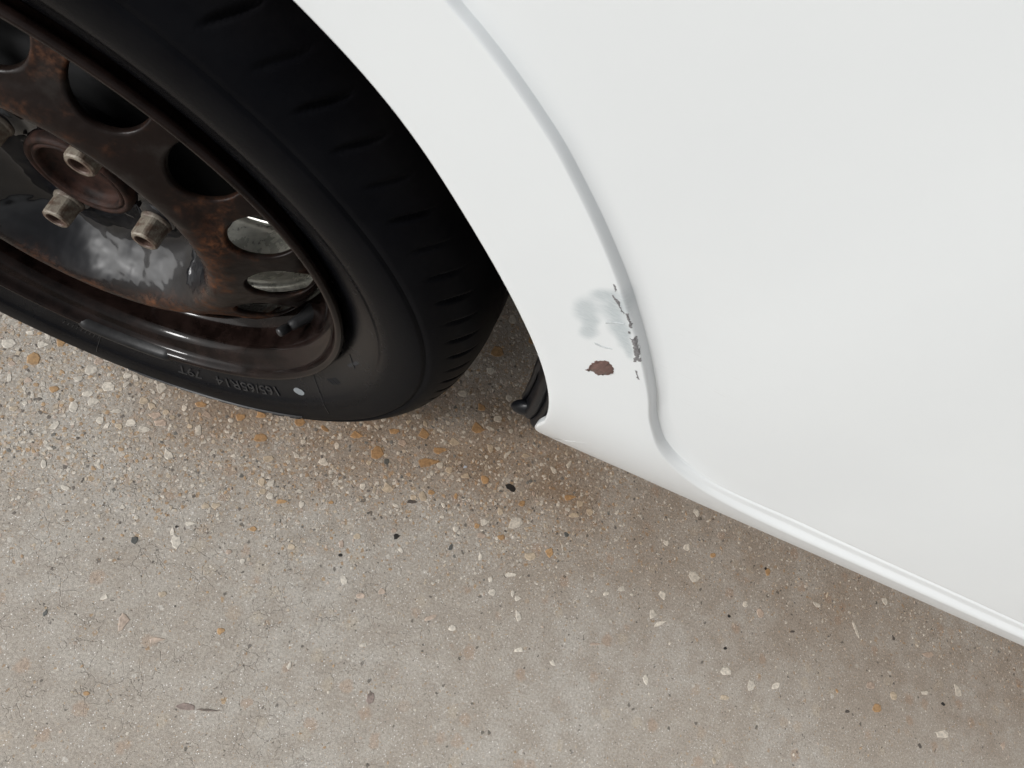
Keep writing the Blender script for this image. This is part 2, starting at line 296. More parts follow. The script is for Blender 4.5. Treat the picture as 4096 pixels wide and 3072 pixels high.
def mat_paint():
    k = NT('white_car_paint'); P = k.pos()
    base = (.765, .795, .805)
    n1 = k.noise(P, 9, 3)
    col = k.mix(k.ramp(n1, .3, .7), base, (.752, .782, .794))
    x = k.n('SeparateXYZ'); k.l(P, x.inputs[0])
    nz = k.n('TexNoise'); nz.inputs['Scale'].default_value = 160; nz.inputs['Detail'].default_value = 3; k.l(P, nz.inputs['Vector'])
    s2 = k.n('SeparateColor'); k.l(nz.outputs['Color'], s2.inputs[0])
    X = k.math('MULTIPLY_ADD', s2.outputs[0], .0022, k.math('SUBTRACT', x.outputs[0], .0011))
    Z = k.math('MULTIPLY_ADD', s2.outputs[1], .0022, k.math('SUBTRACT', x.outputs[2], .0011))
    tot = None
    for c, a, b in SMEAR:
        det = a[0] * b[1] - a[1] * b[0]
        dx = k.math('SUBTRACT', X, c[0]); dz = k.math('SUBTRACT', Z, c[1])
        u = k.math('ADD', k.math('MULTIPLY', dx, b[1] / det), k.math('MULTIPLY', dz, -b[0] / det))
        v = k.math('ADD', k.math('MULTIPLY', dx, -a[1] / det), k.math('MULTIPLY', dz, a[0] / det))
        r = k.math('SQRT', k.math('ADD', k.math('MULTIPLY', u, u), k.math('MULTIPLY', v, v)))
        e = k.ramp(r, .45, 1.7, .85, 0)
        tot = e if tot is None else k.math('SUBTRACT', k.math('ADD', tot, e), k.math('MULTIPLY', tot, e))
    streak = k.n('Mapping'); k.l(P, streak.inputs['Vector']); streak.inputs['Rotation'].default_value = (0, R(-40), 0); streak.inputs['Scale'].default_value = (1, 1, 5)
    st = k.noise(streak.outputs[0], 230, 3, .6)
    f = k.math('MULTIPLY', tot, k.ramp(st, .30, .72, .62, 1.0))
    col = k.mix(k.math('MULTIPLY', f, .92), col, (.40, .455, .475))
    # faint scratches fanning out from the rubbed spot
    mp = k.n('Mapping'); k.l(P, mp.inputs['Vector']); mp.inputs['Rotation'].default_value = (0, R(58), 0); mp.inputs['Scale'].default_value = (1, 1, 14)
    sc = k.noise(mp.outputs[0], 70, 2, .5)
    dx = k.math('MULTIPLY', k.math('SUBTRACT', x.outputs[0], .36), 11); dz = k.math('MULTIPLY', k.math('SUBTRACT', x.outputs[2], .44), 12)
    near = k.ramp(k.math('SQRT', k.math('ADD', k.math('MULTIPLY', dx, dx), k.math('MULTIPLY', dz, dz))), .2, 1.0, 1, 0)
    scm = k.math('MULTIPLY', k.ramp(sc, .66, .70), near)
    col = k.mix(k.math('MULTIPLY', scm, .22), col, (.62, .63, .63))
    # specks of dirt
    v = k.n('TexVoronoi'); v.inputs['Scale'].default_value = 55; k.l(P, v.inputs['Vector'])
    s3 = k.n('SeparateColor'); k.l(v.outputs['Color'], s3.inputs[0])
    spk = k.math('MULTIPLY', k.math('GREATER_THAN', s3.outputs[0], .95), k.ramp(v.outputs['Distance'], .012, .03, 1, 0))
    col = k.mix(k.math('MULTIPLY', spk, .5), col, (.38, .36, .33))
    # road film low on the sill
    low = k.math('MULTIPLY', k.ramp(x.outputs[2], .232, .252, 1, 0), .10)
    col = k.mix(low, col, (.62, .58, .50))
    k.l(col, k.b.inputs['Base Color'])
    k.l(k.math('MULTIPLY_ADD', f, .25, .38), k.b.inputs['Roughness'])
    k.b.inputs['Coat Weight'].default_value = .5
    k.b.inputs['Coat Roughness'].default_value = .06
    k.l(k.bump(k.noise(P, 900, 1, .5), .03, .0002), k.b.inputs['Normal'])
    return k.m

def simple(name, c, rough, metal=0, coat=0, var=.25, scale=120, bump=.15, bd=.0005, spec=None, coat_r=.1):
    k = NT(name); P = k.pos()
    n1 = k.noise(P, scale, 5, .6)
    lo = tuple(v * (1 - var) for v in c); hi = tuple(min(1, v * (1 + var)) for v in c)
    k.l(k.mix(k.ramp(n1, .3, .7), lo, hi), k.b.inputs['Base Color'])
    k.b.inputs['Metallic'].default_value = metal
    k.l(k.math('MULTIPLY_ADD', n1, .25, rough - .12, clamp=True), k.b.inputs['Roughness'])
    k.b.inputs['Coat Weight'].default_value = coat; k.b.inputs['Coat Roughness'].default_value = coat_r
    if spec is not None: k.b.inputs['Specular IOR Level'].default_value = spec
    k.l(k.bump(k.noise(P, scale * 3, 4, .6), bump, bd), k.b.inputs['Normal'])
    return k.m

def mat_rusty_black():
    k = NT('black_enamel_with_rust'); P = k.pos()
    geo = k.n('NewGeometry')
    n1 = k.noise(P, 13, 6, .70, .2); n2 = k.noise(P, 240, 4, .7); n3 = k.noise(P, 60, 4, .6)
    x = k.n('SeparateXYZ'); k.l(P, x.inputs[0])
    dz = k.math('SUBTRACT', x.outputs[2], .285)
    rad = k.math('SQRT', k.math('ADD', k.math('MULTIPLY', x.outputs[0], x.outputs[0]), k.math('MULTIPLY', dz, dz)))
    ringm = k.math('MULTIPLY', k.ramp(rad, .088, .104), k.ramp(rad, .155, .168, 1, 0))   # rust sits on the crown of the disc
    rm = k.math('MULTIPLY', k.ramp(n1, .44, .62), k.math('MULTIPLY_ADD', ringm, .85, .0))
    spots = k.ramp(k.math('MULTIPLY_ADD', n3, .6, k.math('MULTIPLY', n1, .4)), .60, .68, 0, .8)
    spots = k.math('MULTIPLY', spots, ringm)
    rm = k.math('MULTIPLY', rm, k.ramp(n2, .35, .62, .12, 1))
    rust = k.math('MAXIMUM', rm, spots)
    rc = k.mix(k.ramp(n3, .35, .65), (.042, .018, .011), (.150, .058, .024))
    col = k.mix(rust, k.mix(ringm, (.0024, .0026, .0040), (.0105, .0070, .0060)), rc)
    dust = k.math('MULTIPLY', k.ramp(n3, .5, .8, 0, .35), ringm)
    col = k.mix(dust, col, (.040, .038, .035))
    k.l(col, k.b.inputs['Base Color'])
    k.l(k.math('MULTIPLY_ADD', k.math('ADD', k.math('MULTIPLY', ringm, .45), k.math('ADD', rust, dust), clamp=True), .50, .06), k.b.inputs['Roughness'])
    k.l(k.math('MULTIPLY_ADD', ringm, -.40, .50), k.b.inputs['Specular IOR Level'])
    h = k.math('ADD', k.math('MULTIPLY', k.math('MULTIPLY', n2, ringm), .6), k.math('MULTIPLY', k.noise(P, 85, 1), 3.4))
    k.l(k.bump(h, .35, .0008), k.b.inputs['Normal'])
    return k.m

def mat_bolt():
    k = NT('weathered_zinc_with_rust'); P = k.pos()
    n = k.noise(P, 150, 4, .65); n2 = k.noise(P, 600, 4, .6)
    c = k.mix(k.ramp(n, .44, .62), (.20, .175, .138), (.070, .036, .020))
    c = k.mix(k.ramp(n2, .3, .7, 0, .4), c, (.19, .17, .14))
    x = k.n('SeparateXYZ'); k.l(P, x.inputs[0])
    rd = k.math('SQRT', k.math('ADD', k.math('MULTIPLY', x.outputs[0], x.outputs[0]), k.math('MULTIPLY', x.outputs[2], x.outputs[2])))
    c = k.mix(k.ramp(rd, .0056, .0070, .9, 0), c, (.050, .022, .014))
    c = k.mix(k.ramp(x.outputs[1], -.006, .002, 0, .8), c, (.035, .022, .016))
    k.l(c, k.b.inputs['Base Color']); k.b.inputs['Metallic'].default_value = .15
    k.b.inputs['Roughness'].default_value = .55
    k.l(k.bump(n2, .5, .0006), k.b.inputs['Normal'])
    return k.m

def mat_tyre():
    k = NT('tyre_rubber'); P = k.pos()
    n1 = k.noise(P, 30, 5, .6); n2 = k.noise(P, 500, 3, .6)
    x = k.n('SeparateXYZ'); k.l(P, x.inputs[0])
    dz = k.math('SUBTRACT', x.outputs[2], .285)
    rad = k.math('SQRT', k.math('ADD', k.math('MULTIPLY', x.outputs[0], x.outputs[0]), k.math('MULTIPLY', dz, dz)))
    dusty = k.math('MULTIPLY', k.ramp(rad, .262, .284), k.ramp(n1, .3, .7, .3, 1))
    col = k.mix(k.ramp(n1, .35, .7), (.0024, .0026, .0036), (.0040, .0042, .0052))
    col = k.mix(k.math('MULTIPLY', dusty, .22), col, (.028, .023, .020))
    k.l(col, k.b.inputs['Base Color'])
    k.l(k.math('MULTIPLY_ADD', n1, .18, k.ramp(rad, .222, .255, .17, .40)), k.b.inputs['Roughness'])
    k.l(k.ramp(rad, .203, .230, .20, .03), k.b.inputs['Specular IOR Level'])
    k.l(k.bump(n2, .18, .0004), k.b.inputs['Normal'])
    return k.m

M = dict(ground=mat_ground(), stone=stone_nodes('stone_surface', False), grit=stone_nodes('grit_surface', True),
         paint=mat_paint(), steel=mat_rusty_black(), tyre=mat_tyre(), bolt=mat_bolt(),
         letter=simple('moulded_letter_rubber', (.012, .0125, .014), .3, spec=.5, bump=.05),
         lip=simple('black_rim_enamel', (.0075, .0045, .0038), .11, var=.6, scale=50, bump=.10, spec=.13),
         rubber=simple('matt_black_rubber', (.012, .012, .013), .45),
         plastic=simple('black_liner_plastic', (.0055, .006, .0075), .36, bump=.2, spec=.25),
         barrel=simple('worn_barrel_steel', (.80, .80, .70), .28, metal=.5, var=.3, scale=60),
         rust=simple('rusted_hub_iron', (.022, .0095, .0065), .65, var=.6, scale=120, bump=.6, spec=.2),
         weight=simple('dull_lead_weight', (.009, .009, .0095), .36, var=.3, spec=.2),
         scuff=simple('grey_scuffed_primer', (.20, .195, .20), .6, var=.35, scale=700, bump=.5),
         smudge=simple('pale_grey_smudge', (.46, .49, .50), .6, var=.12, scale=700),
         brown=simple('dried_brown_drop', (.125, .073, .064), .2, var=.15, scale=300, bump=.1),
         pale=simple('pale_grey_oval', (.15, .165, .175), .5, var=.08),  # pale grey of the oval on the sidewall
         under=simple('dark_underbody', (.014, .014, .015), .8))

# ------------------------------------------------------------------ ground
ZONE = [(-0.25, -0.06), (-0.112, -0.02), (0.022, -0.02), (0.165, -0.012), (0.356, 0.035), (0.529, 0.06), (0.796, 0.095), (1.208, 0.11)]
def seg_dist(x, y, L):
    best = 9; p = Vector((x, y))
    for a, b in zip(L, L[1:]):
        a, b = Vector(a), Vector(b); d = b - a
        t = max(0, min(1, (p - a).dot(d) / d.dot(d)))
        best = min(best, (p - a - d * t).length)
    return best
def expo(x, y):
    d = seg_dist(x, y, ZONE)
    fade = 1 - .72 * sstep(.42, .62, x)
    below = y < interp(ZONE, x)
    k = math.exp(-(d / (.085 if below else .25)) ** 2)
    left = .9 * math.exp(-(((x + .05) / .12) ** 2 + ((y + .06) / .09) ** 2))
    return max(.02, min(1.0, 1.15 * k * fade + left))
def stain_falloff(x, y):
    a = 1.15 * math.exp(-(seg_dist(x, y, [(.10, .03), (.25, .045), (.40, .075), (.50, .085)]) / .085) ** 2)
    b = .62 * math.exp(-(seg_dist(x, y, [(.5, .08), (.75, .07), (1.1, .06), (1.3, .05)]) / .15) ** 2)  # sill dirt, widened to paint in the light falling off there
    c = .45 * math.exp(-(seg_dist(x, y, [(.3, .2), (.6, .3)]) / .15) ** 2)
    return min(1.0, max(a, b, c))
def craze(x, y):
    return sstep(.50, .25, x) * sstep(-.04, -.12, y) + .15

def lin(a, b, st):
    n = max(1, round((b - a) / st)); return [a + (b - a) * i / n for i in range(n)]
xs = [-30, -10, -4, -2, -1.2] + lin(-.8, -.3, .1) + lin(-.3, 1.5, .0125) + lin(1.5, 2.2, .1) + [2.2, 4, 10, 30]
ys = [-30, -10, -4, -2, -1.2] + lin(-.9, -.5, .1) + lin(-.5, .5, .0125) + lin(.5, 1, .1) + [1, 2, 4, 10, 30]
V = [(x, y, 0) for y in ys for x in xs]
nx = len(xs)
F = [(j * nx + i, j * nx + i + 1, (j + 1) * nx + i + 1, (j + 1) * nx + i) for j in range(len(ys) - 1) for i in range(nx - 1)]
ground = mesh_obj('ground', V, F, M['ground'])
ground['kind'] = 'structure'
ground['label'] = 'grey concrete slab with worn patches of exposed tan and white aggregate'
for nm, fn in (('expo', expo), ('stain_falloff', stain_falloff), ('craze', craze)):
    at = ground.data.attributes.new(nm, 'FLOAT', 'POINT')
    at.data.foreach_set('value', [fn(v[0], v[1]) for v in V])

SC = {'w': (.66, .61, .53), 't': (.54, .45, .34), 'o': (.45, .285, .145), 'p': (.50, .40, .325), 'g': (.11, .112, .105),
      'd': (.028, .024, .022), 'd2': (.10, .085, .075), 'b': (.50, .57, .68), 's': (.20, .165, .14), 'm': (.27, .215, .19)}
rnd = random.Random(7)
def stone_shape(r, n=9):
    pts = []
    ph = r.random() * 6.28; e3 = r.uniform(-.24, .24); e2 = r.uniform(-.12, .12)
    for i in range(n):
        a = 2 * math.pi * (i + r.uniform(-.36, .36)) / n
        q = 1 + e3 * math.cos(3 * a + ph) + e2 * math.cos(2 * a) + r.uniform(-.16, .16)
        pts.append((math.cos(a) * q, math.sin(a) * q))
    return pts
def stone_geo(pts, c=(0, 0), sx=1, sy=1, rot=0, h=.00045, z=0.0):
    n = len(pts); ca, sa = math.cos(rot), math.sin(rot)
    V = []
    for f, hz in ((1.03, -.0006), (1.0, h * .45), (.86, h * .9)):
        for x, y in pts:
            X, Y = x * f * sx, y * f * sy
            V.append((c[0] + X * ca - Y * sa, c[1] + X * sa + Y * ca, z + hz))
    V.append((c[0], c[1], z + h))
    F = []
    for k in range(2):
        for i in range(n):
            j = (i + 1) % n
            F.append((k * n + i, k * n + j, (k + 1) * n + j, (k + 1) * n + i))
    for i in range(n):
        F.append((2 * n + i, 2 * n + (i + 1) % n, 3 * n))
    rim = [1.0] * n + [.9] * n + [.35] * n + [0.0]
    return V, F, rim
stone_meshes = []
for i in range(36):
    V, F, rim = stone_geo(stone_shape(rnd, rnd.choice((7, 8, 9, 10))))
    me = bpy.data.meshes.new('stone'); me.from_pydata(V, [], F); me.update()
    me.attributes.new('rim', 'FLOAT', 'POINT').data.foreach_set('value', rim)
    me.materials.append(M['stone'])
    stone_meshes.append(me)
placed = []
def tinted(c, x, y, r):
    s = stain_falloff(x, y) * .75; v = r.uniform(.86, 1.10)  # stones take the same dirt and painted falloff
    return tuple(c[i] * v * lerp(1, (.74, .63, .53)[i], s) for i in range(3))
def put_stone(x, y, sx, sy, rot, c):
    o = bpy.data.objects.new('stone', rnd.choice(stone_meshes))
    o.location = (x, y, 0); o.rotation_euler = (0, 0, rot); o.scale = (sx, sy, 1)
    o.color = (*tinted(SC[c], x, y, rnd), 1)
    COL.objects.link(o); o.parent = ground
    placed.append((x, y, max(sx, sy)))
for x, y, sx, sy, rot, c in STONES:
    put_stone(x, y, sx * .96, sy * .96, rot, c)
def free(x, y, r):
    return all((x - a) ** 2 + (y - b) ** 2 > (r + c) ** 2 * .8 for a, b, c in placed)
KIND = ['w'] * 12 + ['t'] * 6 + ['o'] * 3 + ['p'] * 5 + ['g']
tries = 0
while len(placed) < 298 and tries < 40000:
    tries += 1
    x, y = rnd.uniform(-.14, 1.22), rnd.uniform(-.36, .30)
    if y < -.36 + (x - .08) * .27 - .02 and x > .08: continue
    if y < -.346 - (x - .081) * 1.75 and x < .08: continue
    r = rnd.uniform(.0026, .0058) * (1.25 if rnd.random() < .12 else 1)
    if rnd.random() > expo(x, y) ** 1.3 + .03: continue
    if not free(x, y, r): continue
    put_stone(x, y, r, r * rnd.uniform(.5, .95), rnd.uniform(0, 3.14), rnd.choice(KIND))
GV, GF, GR, GC = [], [], [], []
for i in range(34000):
    x, y = rnd.uniform(-.15, 1.25), rnd.uniform(-.38, .34)
    e = expo(x, y)
    if rnd.random() > e * .97 + .03: continue
    r = rnd.uniform(.0007, .0018) * (1 + .45 * e)
    if not free(x, y, r * .5): continue
    kd = rnd.choice(['w'] * 16 + ['t'] * 9 + ['p'] * 7 + ['o'] * 5 + ['g', 'd2', 'd2'])
    if rnd.random() < .025: kd = 'd'; r *= .7
    c = tinted(SC[kd], x, y, rnd); c = tuple(lerp(q, g_, .25) for q, g_ in zip(c, (.37, .33, .28)))
    Vs, Fs, rm = stone_geo(stone_shape(rnd, 6), (x, y), r, r * rnd.uniform(.5, .95), rnd.uniform(0, 3.14), .00028)
    b = len(GV)
    GV += Vs; GF += [tuple(q + b for q in f) for f in Fs]; GR += rm; GC += [(*c, 1)] * len(Vs)
grit = mesh_obj('grit', GV, GF, M['grit'], ground, smooth=False)
grit['kind'] = 'stuff'
grit.data.attributes.new('rim', 'FLOAT', 'POINT').data.foreach_set('value', [v * .6 for v in GR])
grit.data.attributes.new('scol', 'FLOAT_COLOR', 'POINT').data.foreach_set('color', [q for c in GC for q in c])

# ------------------------------------------------------------------ the car
car = bpy.data.objects.new('car', None); COL.objects.link(car)
car['label'] = 'white car seen close from above at its wheel arch with black rusty steel wheel'
car['category'] = 'car'

# --- painted side panel with wheel-arch lip, crease and sill
NS = 460
R0 = math.hypot(.1422, .2655)
arch_top = [(R0 * math.cos(R(a)), .285 + R0 * math.sin(R(a))) for a in range(90, 62, -4)]
Eraw = arch_top + E_ARCH + E_LIP
E1 = resample(catmull(Eraw, 8), 230)
for _ in range(250):
    E1 = [p if i in (0, len(E1) - 1) or p.y < .30 else p * .5 + (E1[i - 1] + E1[i + 1]) * .25 for i, p in enumerate(E1)]
Ebot = catmull([E_LIP[-1]] + E_BOT, 8)
RC = math.hypot(.1903, .2972)
cr_top = [(RC * math.cos(R(a)), .285 + RC * math.sin(R(a))) for a in range(90, 58, -4)]
Call = catmull(cr_top + CREASE, 8)
icorner = min(range(len(Call)), key=lambda i: (Call[i] - Vector((.398, .3615))).length)
C1 = resample(Call[:icorner + 1], 230)
Cb = Call[icorner:]
xs2 = []
E2, C2 = [], []
def at_x(L, x):
    for a, b in zip(L, L[1:]):
        if a.x <= x <= b.x: return a.lerp(b, (x - a.x) / max(1e-9, b.x - a.x))
    return L[-1].copy()
for i in range(1, 150):
    t = i / 149; xx = t ** 1.7
    xc = lerp(Cb[0].x, 1.7, xx); xe = lerp(Ebot[0].x, 1.7, xx)
    C2.append(at_x(Cb, xc)); E2.append(at_x(Ebot, xe))
E = E1 + E2; C = C1 + C2
def y_flare(z): return .018 * min(1.3, max(0, (.36 - z) / .12)) ** 2
def y_main(z): return .0 + .05 * (z - .62) ** 2 * (1 if z > .62 else 0)
V = []
rows = None
for i in range(len(C)):
    e, c = E[i], C[i]
    j0, j1 = max(0, i - 1), min(len(C) - 1, i + 1)
    tan = (C[j1] - C[j0]).normalized()
    nrm = Vector((-tan.y, tan.x))            # towards the main panel (up / outward)
    if nrm.dot(c - e) < 0: nrm = -nrm
    k = sstep(.385, .56, c.x)
    kt = sstep(.19, .36, c.x)
    wdt = lerp(lerp(.0012, .0022, kt), .0150, k); dep = lerp(lerp(.0036, .0066, kt), .0088, k)
    c = c - nrm * lerp(.0020, 0, kt) + Vector((0, .0010 * k))
    col = []
    je0, je1 = max(0, i - 1), min(len(E) - 1, i + 1)
    te = (E[je1] - E[je0]).normalized(); ne = Vector((-te.y, te.x))
    if ne.dot(c - e) < 0: ne = -ne
    # hem: rolled edge going back behind the panel
    hr = lerp(.0018, .011, sstep(.37, .62, e.x))
    col.append((e.x + ne.x * hr * .6, y_flare(e.y) + hr * 2.4 + lerp(.002, .012, sstep(.37, .62, e.x)), e.y + ne.y * hr * .6))
    for a in (0, 22, 45, 67, 90):
        q = R(a)
        col.append((e.x + ne.x * hr * (1 - math.cos(q)) * 1.0, y_flare(e.y) + hr * (1 - math.sin(q)) * 1.0, e.y + ne.y * hr * (1 - math.cos(q))))
    a0 = Vector((e.x, e.y)) + ne * hr
    a1 = c - nrm * wdt
    for s in range(1, 9):
        p = a0.lerp(a1, s / 9)
        col.append((p.x, y_flare(p.y), p.y))
    for s in range(0, 27):
        t = s / 26
        p = c + nrm * wdt * (2 * t - 1)
        q_ = (t * t / 1.3 if t < .65 else (t - .325)) / .675
        qa = q_ if t < .93 else lerp(q_, 1, (t - .93) / .07)
        qb = sstep(0.05, .52, t)
        u = lerp(qa, qb, k)
        yy = lerp(y_flare(p.y), y_main(p.y) + dep, u) + .0011 * k * math.exp(-((t - .84) / .06) ** 2)
        col.append((p.x, yy, p.y))
    p0 = c + nrm * wdt
    for s in range(1, 15):
        t = s / 14
        q = t * t * .7 + t * .3
        z = lerp(p0.y, .96, q)
        col.append((p0.x, y_main(z) + dep, z))
    V.append(col)
nr = len(V[0])
allcols = [[(-x, y, z) for x, y, z in c] for c in V[:0:-1]] + V
allcols = [c for c in allcols if c[-1][0] > -1.25]
VV = [p for c in allcols for p in c]
FF = []
for i in range(len(allcols) - 1):
    for j in range(nr - 1):
        FF.append((i * nr + j, (i + 1) * nr + j, (i + 1) * nr + j + 1, i * nr + j + 1))
panel = mesh_obj('side_panel', VV, FF, M['paint'], car, label='white painted panel with curved crease round the wheel arch and sill')
bvh = BVHTree.FromPolygons([Vector(v) for v in VV], FF)
def on_panel(x, z, off):
    h = bvh.ray_cast(Vector((x, -1, z)), Vector((0, 1, 0)))
    return h[0] + Vector((0, -off, 0))

def mark(name, pts, mat, off=.00025, dome=0, label=None, n=None, rough=.0004, seed=1):
    r = random.Random(seed)
    P = resample(pts, n or max(16, len(pts) * 4), closed=True)
    P = [p + Vector((r.uniform(-rough, rough), r.uniform(-rough, rough))) for p in P]
    c = sum(P, Vector((0, 0))) / len(P)
    # a centre line keeps slim shapes on the surface
    bm = bmesh.new()
    bv = [bm.verts.new((p.x, 0, p.y)) for p in P]
    f = bm.faces.new(bv)
    res = bmesh.ops.triangulate(bm, faces=[f])
    bmesh.ops.subdivide_edges(bm, edges=bm.edges, cuts=2, use_grid_fill=True)
    bound = {v for e in bm.edges if e.is_boundary for v in e.verts}
    bp = [(v.co.x, v.co.z) for v in bound]
    for v in bm.verts:
        d = 0 if v in bound else min(math.hypot(v.co.x - a, v.co.z - b) for a, b in bp)
        q = on_panel(v.co.x, v.co.z, (0.00002 if v in bound else off) + dome * min(1, d / .002))
        v.co = q
    bmesh.ops.recalc_face_normals(bm, faces=bm.faces)
    o = from_bm(name, bm, mat, panel, smooth=True, label=label)
    return o
mark('dried_drop', MARKS['blot'], M['brown'], off=.0003, dome=.0008, rough=.0007, n=64, label='small dried reddish brown drop on the white paint', seed=3)
mark('scuff', MARKS['s2'], M['scuff'], label='largest dark grey chip beside the crease', seed=4)
for i, kx in enumerate(('s1', 's3', 's4', 's5', 's6')):
    mark('scuff', MARKS[kx], M['scuff'], seed=10 + i)
for i, kx in enumerate(('s7', 's9')):
    mark('smudge', MARKS[kx], M['smudge'], seed=20 + i, rough=.0002)

# --- rest of the body shell, so that the wheel well and underside are closed and dark
def plates(name, quads, mat, parent, th=.0):
    V, F = [], []
    for q in quads:
        b = len(V); V += q; F.append(tuple(range(b, b + len(q))))
    return mesh_obj(name, V, F, mat, parent, smooth=False)
X0, X1, Y0, Y1, ZB, ZT = -1.2, 1.69, .03, 1.55, .26, .955
plates('underbody', [
    [(X0, Y0 + .02, ZB), (-.345, Y0 + .02, ZB), (-.345, Y1, ZB), (X0, Y1, ZB)],
    [(.372, Y0 + .01, ZB), (X1, Y0 + .01, ZB), (X1, Y1, ZB), (.372, Y1, ZB)],
    [(-.345, .34, ZB), (.372, .34, ZB), (.372, Y1, ZB), (-.345, Y1, ZB)]], M['under'], car)
plates('body_shell', [
    [(X0, .02, ZT), (X1, .02, ZT), (X1, Y1, ZT), (X0, Y1, ZT)],
    [(X0, Y1, ZB), (X1, Y1, ZB), (X1, Y1, ZT), (X0, Y1, ZT)],
    [(X0, .02, ZB), (X0, Y1, ZB), (X0, Y1, ZT), (X0, .02, ZT)],
    [(X1, .02, ZB), (X1, Y1, ZB), (X1, Y1, ZT), (X1, .02, ZT)]], M['paint'], car)
# arch liner: half drum over the wheel with an inner wall
V, F = [], []
NA = 64
for i in range(NA + 1):
    a = R(2 + 176 * i / NA)
    rr = .335 + .006 * math.sin(i * .9)
    for y in (.012, .06, .12, .18, .24, .335):
        V.append((rr * math.cos(a) * 1.03, y, .285 + rr * math.sin(a)))
for i in range(NA):
    for j in range(5):
        F.append((i * 6 + j, i * 6 + j + 1, (i + 1) * 6 + j + 1, (i + 1) * 6 + j))
b = len(V); V.append((0, .335, .285))
for i in range(NA): F.append((i * 6 + 5, b, (i + 1) * 6 + 5))
mesh_obj('wheel_arch_liner', V, F, M['under'], car)

# --- black splash guard end at the foot of the arch
FL = [((.3400, .3420), (.3180, .3330)), ((.3440, .3250), (.3190, .3230)), ((.3500, .3050), (.3215, .3090)), ((.3560, .2880), (.3250, .2945)),
      ((.3600, .2720), (.3280, .2790)), ((.3620, .2580), (.3305, .2680)), ((.3620, .2500), (.3325, .2570)), ((.3600, .2440), (.3345, .2500)), ((.3570, .2400), (.3375, .2440)), ((.3530, .2385), (.3420, .2405))]
V, F = [], []
NJ = 24
rings = catmull([Vector((a[0], a[1], b_[0], b_[1])) for a, b_ in FL], 5)
for i, q in enumerate(rings):
    t = i / (len(rings) - 1)
    for j in range(NJ + 1):
        s = j / NJ
        x = lerp(q[0], q[2], s); z = lerp(q[1], q[3], s)
        y = .030 - .010 * math.sin(math.pi * s) - .0035 * math.cos(s * 3 * 2 * math.pi) * sstep(0, .4, t) * sstep(1.02, .75, t) + .012 * s
        y += .010 * sstep(.8, 1, t)
        V.append((x, y, z))
for i in range(len(rings) - 1):
    for j in range(NJ):
        F.append((i * (NJ + 1) + j, i * (NJ + 1) + j + 1, (i + 1) * (NJ + 1) + j + 1, (i + 1) * (NJ + 1) + j))
guard = mesh_obj('splash_guard', V, F, M['plastic'], car, label='black ribbed plastic end of the arch liner')
md = guard.modifiers.new('thickness', 'SOLIDIFY'); md.thickness = .003; md.offset = 1
bm = bmesh.new()
bmesh.ops.create_uvsphere(bm, u_segments=24, v_segments=14, radius=1)
for v in bm.verts:
    v.co = Vector((.3385 + v.co.x * .0098 * (1 - .15 * v.co.z), .0310 + v.co.y * .0060, .2462 + v.co.z * .0098 + v.co.x * .003))
from_bm('guard_lug', bm, M['plastic'], guard, smooth=True)

# ------------------------------------------------------------------ wheel
# steel disc with a ring of round holes (this mesh is the part 'wheel')
DP = [(.030, .0390), (.0355, .0402), (.064, .0398), (.070, .0385), (.078, .0320), (.085, .0220), (.092, .0110), (.097, .0060), (.101, .0040), (.106, .0043),
      (.112, .0062), (.120, .0110), (.130, .0160), (.140, .0205), (.150, .0260), (.157, .0320), (.161, .0400), (.1625, .0520)]
def disc_y(r, a):
    # smooth spline through DP by local averaging
    y = sum(interp(DP, r + d) * w for d, w in ((-.002, .2), (-.001, .2), (0, .2), (.001, .2), (.002, .2)))
    k = sstep(.060, .078, r) * sstep(.098, .082, r)
    y += .0072 * k * math.cos(4 * (a - R(69)))
    for ab in (69, 159, 249, 339):      # raised seats round the bolts
        d = math.hypot(r * math.cos(a) - .05 * math.cos(R(ab)), r * math.sin(a) - .05 * math.sin(R(ab)))
        y -= .0035 * sstep(.0165, .0115, d)
    d = math.hypot(r * math.cos(a) - .112 * math.cos(R(37)), r * math.sin(a) - .112 * math.sin(R(37)))
    y -= .0012 * sstep(.0085, .0065, d)
    # pressed oval recesses between the bolts
    for ab in (24, 114, 204, 294):
        d = math.hypot((r * math.cos(a) - .076 * math.cos(R(ab))), (r * math.sin(a) - .076 * math.sin(R(ab))))
        y += .002 * sstep(.012, .004, d)
    return y
NHOLE, HR, HC = 16, .0200, .1395
R_IN, R_OUT = .1165, .1605
half = math.pi / NHOLE
NPH = 48
base_a = [2 * math.pi * i / NPH for i in range(NPH)]
def rect_pt(ph):
    """ray from the hole centre hits the polar cell: returns (dtheta, r)"""
    c, s = math.cos(ph), math.sin(ph)
    ts = []
    if abs(s) > 1e-9: ts.append(((half * HC) / abs(s)))
    if c > 1e-9: ts.append((R_OUT - HC) / c)
    if c < -1e-9: ts.append((R_IN - HC) / c)
    t = min(ts)
    return (t * s / HC, HC + t * c)
bm = bmesh.new()
thetas = set()
cell = [rect_pt(p) for p in base_a]
